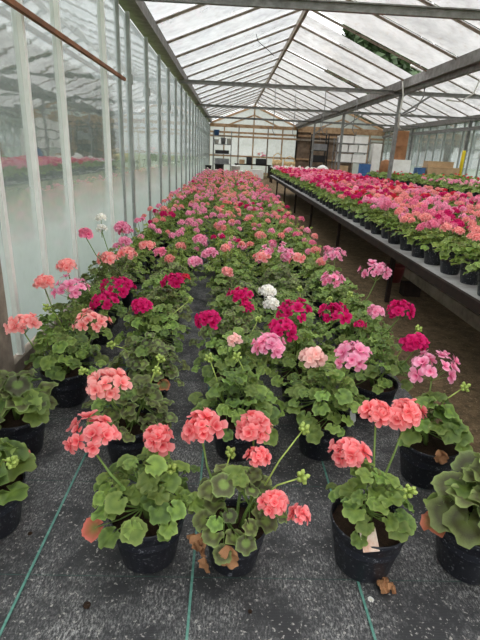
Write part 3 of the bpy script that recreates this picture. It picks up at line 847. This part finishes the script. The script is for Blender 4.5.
# second bench in the next bay with low green bedding plants
bench('bedding_bench', 4.15, 7.45, 6.6, 15.0, .60, 'wide bench of low green bedding plants in the next bay beyond the steel posts', [7.4, 9.6, 11.8, 14.2])
FOL_C = [foliage_mb(RF, 16, .16, .10, .10, .05, .07, True, False).mesh('foliage', ['leaf_far', 'bud'], True) for _ in range(3)]
POT_C = pot_mb(.09, .10, 10).mesh('pot', ['pot'], True)
y = 6.85
while y < 14.9:
    x = 4.35
    while x < 7.35:
        px, py = x+RF.uniform(-.03,.03), y+RF.uniform(-.03,.03); q = RF.random()
        if py < 10.6: c0 = 'white' if (px > 5.0 and q < .6) else ('pale' if q < .5 else 'pink')
        else: c0 = 'red' if q < .22 else None
        t = empty('bedding_plant', (px, py, .60), RF.uniform(0, 6.28))
        nm = f'low bedding plant with {CN[c0]} blooms' if c0 else 'low green bedding plant without blooms'
        tag(t, nm + ' on the wide bench of the next bay', 'bedding plant', (CN[c0] if c0 else 'green') + ' bedding plants on the wide bench')
        put('pot', POT_C, t, Matrix.Identity(4)); put('foliage', RF.choice(FOL_C), t, Matrix.Identity(4))
        if c0:
            for j in range(3 if py < 10.6 else 1):
                p = Vector((RF.uniform(-.11,.11), RF.uniform(-.11,.11), RF.uniform(.20,.25)))
                put('flower_head', RF.choice(HEADLO_ME[c0]), t, Matrix.Translation(p) @ Matrix.Scale(RF.uniform(.06,.09), 4))
        x += .36
    y += .36

# ------------------------------------------------------------------ bits on the fabric
q = MB(); rr = random.Random(3)
for k in range(26):
    a = rr.uniform(0, 6.28); d = rr.uniform(0, .022); q.box((math.cos(a)*d, math.sin(a)*d, rr.uniform(.006,.022)), (rr.uniform(.008,.02), rr.uniform(.008,.018), rr.uniform(.006,.014)), 0, Matrix.Rotation(rr.uniform(0,3), 3, (rr.random(), rr.random(), .3)))
tag(q.build('soil_clod', 'leaf_brown', None, onz(386, 590, .004)), 'crumbling brown clod of soil on the fabric by the tagged pot', 'soil clod')
q = MB(); q.add(LEAF_LO[0], Matrix.Scale(.011, 4)); p_ = onz(371, 600, .007)
tag(q.build('fallen_petal', 'white', None, p_), 'tiny white fallen petal on the fabric beside a green thread', 'petal')
for k, (u, v, s) in enumerate(((87, 606, .010), (30, 534, .007), (250, 612, .006), (440, 545, .009))):
    q = MB(); q.lathe([(.001, .0), (s, .001), (s*1.1, s*.5), (s*.6, s*.9), (.001, s)], 7); o = q.build('soil_crumb', 'compost', None, onz(u, v, .004)); o.rotation_euler.z = k
    tag(o, 'tiny dark crumb of compost lying on the bare front of the fabric', 'soil crumb', 'compost crumbs on the fabric')

# ------------------------------------------------------------------ hanging hoses and cables
def hose(name, pts, r, m, label, cat='hose', group=None):
    q = MB(); q.tube(pts, r, 6); tag(q.build(name, m, smooth=True), label, cat, group)
hose('drip_hose', [(3.50, 10.55, 2.70), (3.54, 10.5, 2.45), (3.52, 10.5, 2.1), (3.55, 10.55, 1.85), (3.62, 10.6, 1.8)], .018, 'hose', 'pale hose hanging down beside the steel post by the open roof gap')
hose('power_cable', [(3.66, 9.7, 2.50), (3.68, 9.75, 2.35), (3.62, 9.9, 2.12), (3.5, 10.2, 2.05), (3.5, 10.45, 2.1)], .014, 'steel', 'grey cable looping off the valley gutter to the pale hose', 'cable')
hose('power_cable', [(4.35, 9.0, 2.88), (4.36, 9.0, 2.6), (4.30, 9.05, 2.35), (4.12, 9.1, 2.22), (3.9, 9.2, 2.25)], .014, 'hose', 'pale cable hanging in a hook under the next bay roof', 'cable')
hose('power_cable', [(.40, 9.6, 3.2), (.43, 9.4, 3.05), (.62, 9.3, 2.90), (.72, 9.3, 2.82)], .006, 'wood_dark', 'thin dark wire dangling from the left roof slope', 'cable')
hose('roof_stick', [(3.28, 9.55, 2.83), (3.62, 9.85, 2.80)], .02, 'white_box', 'short white stick propping the roof gap at the valley gutter', 'stick')
for hx, hy in ((2.6, 14.2), (3.35, 13.6), (2.2, 17.6), (1.4, 16.6), (3.4, 19.0)):
    hose('support_wire', [(hx, hy, ZR-.09-abs(hx-XM)*.39), (hx+.02, hy, 2.5), (hx, hy+.1, 1.9), (hx+.1, hy+.1, 1.75)], .012, 'steel', 'thin grey wire hanging from the roof over the flower bench', 'wire', 'wires hanging over the flower bench')

# ------------------------------------------------------------------ the work area at the far end
def boxthing(name, x, y, z, d, m, label, cat, lidm=None, group=None, rz=0.0, lid=True):
    t = tag(empty(name, (x, y, z), rz), label, cat, group)
    q = MB(); q.box((0, 0, d[2]/2-.01), (d[0], d[1], d[2]-.02)); q.build('body', m, t)
    q = MB(); q.box((0, 0, d[2]-.01), (d[0]+.015, d[1]+.015, .02)); q.build('lid', lidm or m, t)
    return t
def rack(name, x0, x1, y, zs, depth, m, label, cat='shelf'):
    t = tag(empty(name, ((x0+x1)/2, y, 0)), label, cat); w = x1-x0
    for sx_ in (-1, 1):
        for sy in (-1, 1): q = MB(); q.box((0,0,0), (.05, .05, zs[-1]+.25)); q.build('upright', m, t, (sx_*w/2, sy*depth/2, (zs[-1]+.25)/2-.02))
    for z in zs: q = MB(); q.box((0,0,0), (w, depth, .03)); q.build('shelf_board', m, t, (0, 0, z))
    return t
def table(name, x0, x1, y0, y1, z, m, label):
    t = tag(empty(name, ((x0+x1)/2, (y0+y1)/2, 0)), label, 'table')
    q = MB(); q.box((0,0,z-.02), (x1-x0, y1-y0, .04)); q.build('table_top', m, t)
    for sx_ in (-1, 1):
        for sy in (-1, 1): q = MB(); q.box((0,0,0), (.06, .06, z-.02)); q.build('leg', m, t, (sx_*((x1-x0)/2-.08), sy*((y1-y0)/2-.08), (z-.04)/2-.01))
    return t
rack('storage_rack', -.85, .05, 25.2, [.55, 1.05, 1.5, 1.9], .5, 'steel', 'grey shelving rack of pots and cans against the left end of the gable wall')
def tub(name, x, y, z, r, h, m, label, cat='tub', group=None):
    q = MB(); q.lathe([(.001,0),(r*.8,0),(r,h*.93),(r*1.05,h*.94),(r*1.05,h),(r*.93,h),(r*.75,.02),(.001,.02)], 16); tag(q.build(name, m, None, (x, y, z), True), label, cat, group)
tub('plastic_tub', -.70, 25.1, 1.915, .14, .26, 'blue', 'blue tub on the top shelf of the grey rack')
tub('metal_can', -.36, 25.1, 1.515, .13, .30, 'grey_box', 'grey can on the upper shelf of the grey rack', 'can')
tub('plastic_tub', -.07, 25.1, 1.515, .12, .28, 'white_box', 'white tub on the upper shelf of the grey rack')
tub('plastic_tub', -.70, 25.1, 1.515, .12, .22, 'white_box', 'low white tub under the blue tub on the grey rack')
boxthing('seed_tray', -.4, 25.15, 1.065, (.7, .4, .16), 'black', 'shallow black tray on the middle shelf of the grey rack', 'tray')
boxthing('seed_tray', -.4, 25.15, .565, (.75, .4, .26), 'grey_box', 'grey bin on the lowest shelf of the grey rack', 'tray')
tub('plastic_tub', -.98, 22.6, -.01, .15, .55, 'black', 'tall black bin on the floor by the glass wall', 'bin')
table('potting_table', .25, 2.1, 24.2, 25.2, .62, 'wood_dark', 'dark potting table with black crates before the gable wall')
def crate(x, y, z, d, m, label, group=None):
    t = tag(empty('crate', (x, y, z)), label, 'crate', group)
    q = MB(); q.box((0,0,.015), (d[0], d[1], .03)); q.build('base', m, t)
    for s_ in (-1, 1):
        q = MB(); q.box((s_*(d[0]/2-.01),0,d[2]/2), (.02, d[1], d[2])); q.build('side', m, t)
        q = MB(); q.box((0,s_*(d[1]/2-.01),d[2]/2), (d[0]-.04, .02, d[2])); q.build('side', m, t)
crate(.98, 24.6, .62, (.28, .35, .34), 'black', 'tall black crate on the potting table')
crate(1.58, 24.6, .62, (.52, .4, .28), 'black', 'wide black crate on the potting table')
for k, (x, c) in enumerate(((1.46, 'pale'), (1.66, 'rose'))):
    t = tag(empty('cut_flowers', (x, 24.55, .65)), f'bunch of {CN[c]} flowers standing in the wide black crate', 'flowers')
    q = MB(); q.tube([(0,0,0), (.02,0,.45)], .01, 5); q.build('stems', 'stem', t)
    for j in range(5): put('flower_head', HEADLO_ME[c][j % 3], t, Matrix.Translation((RF.uniform(-.1,.1), RF.uniform(-.08,.08), .42+RF.uniform(-.1,.1))) @ Matrix.Scale(.11, 4))
boxthing('parcel', .62, 24.7, .62, (.26, .3, .2), 'card', 'small cardboard parcel on the potting table', 'box')
boxthing('cool_box', 1.35, 23.6, -.01, (.6, .45, .42), 'white_box', 'white lidded box on the floor before the potting table', 'box')
tub('watering_pail', .28, 21.8, -.01, .2, .62, 'white_box', 'white pail standing behind the last row of the floor bed', 'pail')
tub('watering_pail', -.45, 21.4, -.01, .2, .66, 'black', 'black pail standing behind the last row of the floor bed', 'pail')
def basket(x, y, z, r, h, label):
    t = tag(empty('straw_basket', (x, y, z)), label, 'basket')
    q = MB(); q.lathe([(.001,0),(r*.8,0),(r,h*.5),(r*.95,h),(r*.88,h),(r*.9,h*.5),(r*.7,.03),(.001,.03)], 16); q.build('body', 'straw', t, smooth=True)
    q = MB(); q.tube([(-r*.9,0,h*.95), (-r*.7,0,h*1.5), (0,0,h*1.8), (r*.7,0,h*1.5), (r*.9,0,h*.95)], .02, 6); q.build('handle', 'straw', t)
table('side_table', 1.75, 2.95, 20.6, 21.5, .60, 'wood_dark', 'dark side table carrying two straw baskets behind the flower bench')
basket(2.05, 21.0, .60, .22, .34, 'taller straw basket on the dark side table')
basket(2.58, 21.0, .60, .26, .28, 'wider straw basket on the dark side table')
# next bay
rack('tray_rack', 4.75, 6.2, 22.2, [.45, .95, 1.38, 1.75], .7, 'steel_dark', 'dark rack stacked with white trays in the next bay')
for z, n in ((.965, 2), (1.395, 3), (1.765, 2)):
    for i in range(n):
        w = 1.32/n; boxthing('white_tray', 4.82+w*(i+.5), 22.15, z, (w-.05, .6, .30 if z > 1 else .34), 'white_box', 'shallow white tray box on the dark tray rack', 'tray', None, 'white trays on the dark rack')
boxthing('card_carton', 5.1, 22.1, .465, (.5, .5, .34), 'card', 'cardboard carton on the bottom shelf of the tray rack', 'box')
rack('crate_trolley', 3.85, 4.55, 23.2, [.4, .9, 1.4, 1.9], .6, 'black', 'black trolley of crates beside the tray rack', 'trolley')
for z in (.415, .915, 1.415): boxthing('dark_crate', 4.2, 23.1, z, (.6, .5, .28), 'grey_box' if z > 1 else 'black', ('grey' if z > 1 else 'black') + ' crate on the black trolley', 'crate', None, 'crates on the black trolley')
q = MB(); q.lathe([(.001,0),(.26,.02),(.32,.25),(.30,.55),(.2,.75),(.06,.82),(.001,.83)], 14); tag(q.build('compost_sack', 'white_box', None, (3.95, 20.6, -.01), True), 'bulging pale sack standing on the floor before the black trolley', 'sack')
q = MB(); q.box((0,0,.28), (.5,.45,.56)); q.box((0,.2,.7), (.5,.06,.5)); tag(q.build('tarp_bundle', 'blue', None, (5.75, 20.4, -.01)), 'blue tarpaulin bundle on the floor before the tray rack', 'tarpaulin')
q = MB(); q.box((0,0,.9), (.4,.3,1.82)); q.box((0,-.16,1.2), (.34,.02,1.1)); tag(q.build('cupboard', 'white_box', None, (6.62, 22.2, -.01)), 'tall white cupboard next to the tray rack', 'cupboard')
table('packing_table', 5.15, 8.2, 15.6, 16.9, .56, 'wood_grey', 'long grey packing table carrying boxes behind the bedding bench')
boxthing('white_carton', 5.62, 16.1, .56, (.62, .5, .62), 'white_box', 'white carton beneath the brown drum on the packing table', 'box')
q = MB(); q.lathe([(.001,0),(.20,0),(.205,.02),(.20,.04),(.20,.40),(.206,.42),(.20,.44),(.20,.84),(.206,.86),(.20,.88),(.001,.88)], 20); tag(q.build('card_drum', 'card_dark', None, (5.60, 16.1, 1.18), True), 'tall brown cardboard drum standing on the white carton', 'drum')
q = MB(); q.lathe([(.001,0),(.18,0),(.19,.3),(.16,.55),(.05,.6),(.001,.6)], 14); tag(q.build('brown_sack', 'card_dark', None, (5.25, 16.3, .56), True), 'brown paper sack beside the white carton on the packing table', 'sack')
boxthing('blue_crate', 6.33, 16.05, .56, (.26, .35, .40), 'blue', 'blue crate between the white carton and the big cardboard box', 'crate')
tub('black_bowl', 6.08, 15.85, .56, .12, .2, 'black', 'black bowl between the white carton and the blue crate', 'bowl')
t = boxthing('cardboard_box', 7.05, 16.1, .56, (1.05, .55, .44), 'card', 'wide cardboard box with green printed marks on the packing table', 'box')
for j in range(3):
    q = MB(); q.lathe([(.001, 0), (.075, 0), (.075, .004), (.001, .004)], 12); o = q.build('printed_mark', 'green_print', t, (-.32+.3*j, -.281, .2)); o.rotation_euler.x = math.pi/2
boxthing('cardboard_box', 6.95, 16.1, 1.005, (.85, .4, .18), 'card', 'flat cardboard box lying on the wide printed box', 'box')
q = MB(); q.lathe([(.001,0),(.055,0),(.055,.95),(.045,1.0),(.001,1.0)], 14); tag(q.build('yellow_tube', 'yellow', None, (7.78, 16.2, .56), True), 'upright yellow tube beside the wide cardboard box', 'tube')
q = MB(); q.box((0,0,.9), (.3,.03,.55)); q.box((-.13,0,.32), (.02,.02,.66)); q.box((.13,0,.32), (.02,.02,.66)); tag(q.build('yellow_trap_board', 'yellow', None, (7.95, 14.6, .0)), 'flat yellow sticky trap board standing by the far glass wall', 'board')

# ------------------------------------------------------------------ trees outside the glass
def tree(x, y, h, r, label, seed):
    rng = random.Random(seed); t = tag(empty('tree', (x, y, -.06)), label, 'tree', 'trees outside the glasshouse')
    q = MB(); q.tube([(0,0,0), (.1,0,h*.4), (0,.1,h*.9)], [.28,.2,.05], 8); q.build('trunk', 'bark', t, smooth=True)
    c = MB()
    for k in range(4200):
        u = rng.random(); z = h*(.12+.88*u); rad = r*(1-u)**.6*math.sqrt(rng.random())*(1+.2*math.sin(9*u+seed)); az = rng.uniform(0, 6.28)
        s = rng.uniform(.3,.6); p = Vector((math.cos(az)*rad, math.sin(az)*rad, z))
        m3 = frame(p, (rng.uniform(-1,1), rng.uniform(-1,1), rng.uniform(.1,1)), (rng.uniform(-1,1), rng.uniform(-1,1), 0), s)
        b = len(c.v)
        for pt in ((-.5,-.2,0), (0,-.6,.1), (.5,-.1,0), (.1,.7,-.1)): c.vert(m3 @ Vector(pt))
        c.face((b, b+1, b+2, b+3))
    o = c.build('crown', 'tree_leaf', t)
for k, (x, y, h, r) in enumerate(((8.8, 33, 14, 4.0), (15.6, 35, 16, 4.4), (12.4, 42, 19, 5), (22.5, 36, 15, 3.4), (29.5, 34, 15, 3.4))):
    tree(x, y, h, r, 'dense dark green tree growing outside beyond the glass roof', 50+k)

hd = tag(empty('added_hedge', (-7.5, 12, -.06)), 'added tall leafy screen outside, darkening the view through the glass wall', 'added_hedge')  # added to darken what is seen through the left glass wall
rng = random.Random(77); c = MB()
for k in range(16000):
    sx_ = rng.random(); p = Vector((rng.uniform(-.9,.9), rng.uniform(-16,16), rng.uniform(0, 4.2)))
    if sx_ < .55: p.x = .95+rng.uniform(-.12,.12)
    elif sx_ < .8: p.z = 4.2+rng.uniform(-.15,.12)
    m3 = frame(p, (rng.uniform(.1,1), rng.uniform(-1,1), rng.uniform(-.2,1)), (0, rng.uniform(-1,1), rng.uniform(-1,1)), rng.uniform(.14,.26))
    b = len(c.v)
    for pt in ((-.5,-.2,0), (0,-.6,.1), (.5,-.1,0), (.1,.7,-.1)): c.vert(m3 @ Vector(pt))
    c.face((b, b+1, b+2, b+3))
c.build('leaves', 'tree_leaf', hd)['kind'] = 'stuff'
q = MB()
for k in range(17): q.tube([(0, -15.5+k*1.93, 0), (rng.uniform(-.1,.1), -15.5+k*1.93, 2.0), (0, -15.4+k*1.93, 3.9)], [.09,.07,.03], 6)
q.build('stems', 'bark', hd)
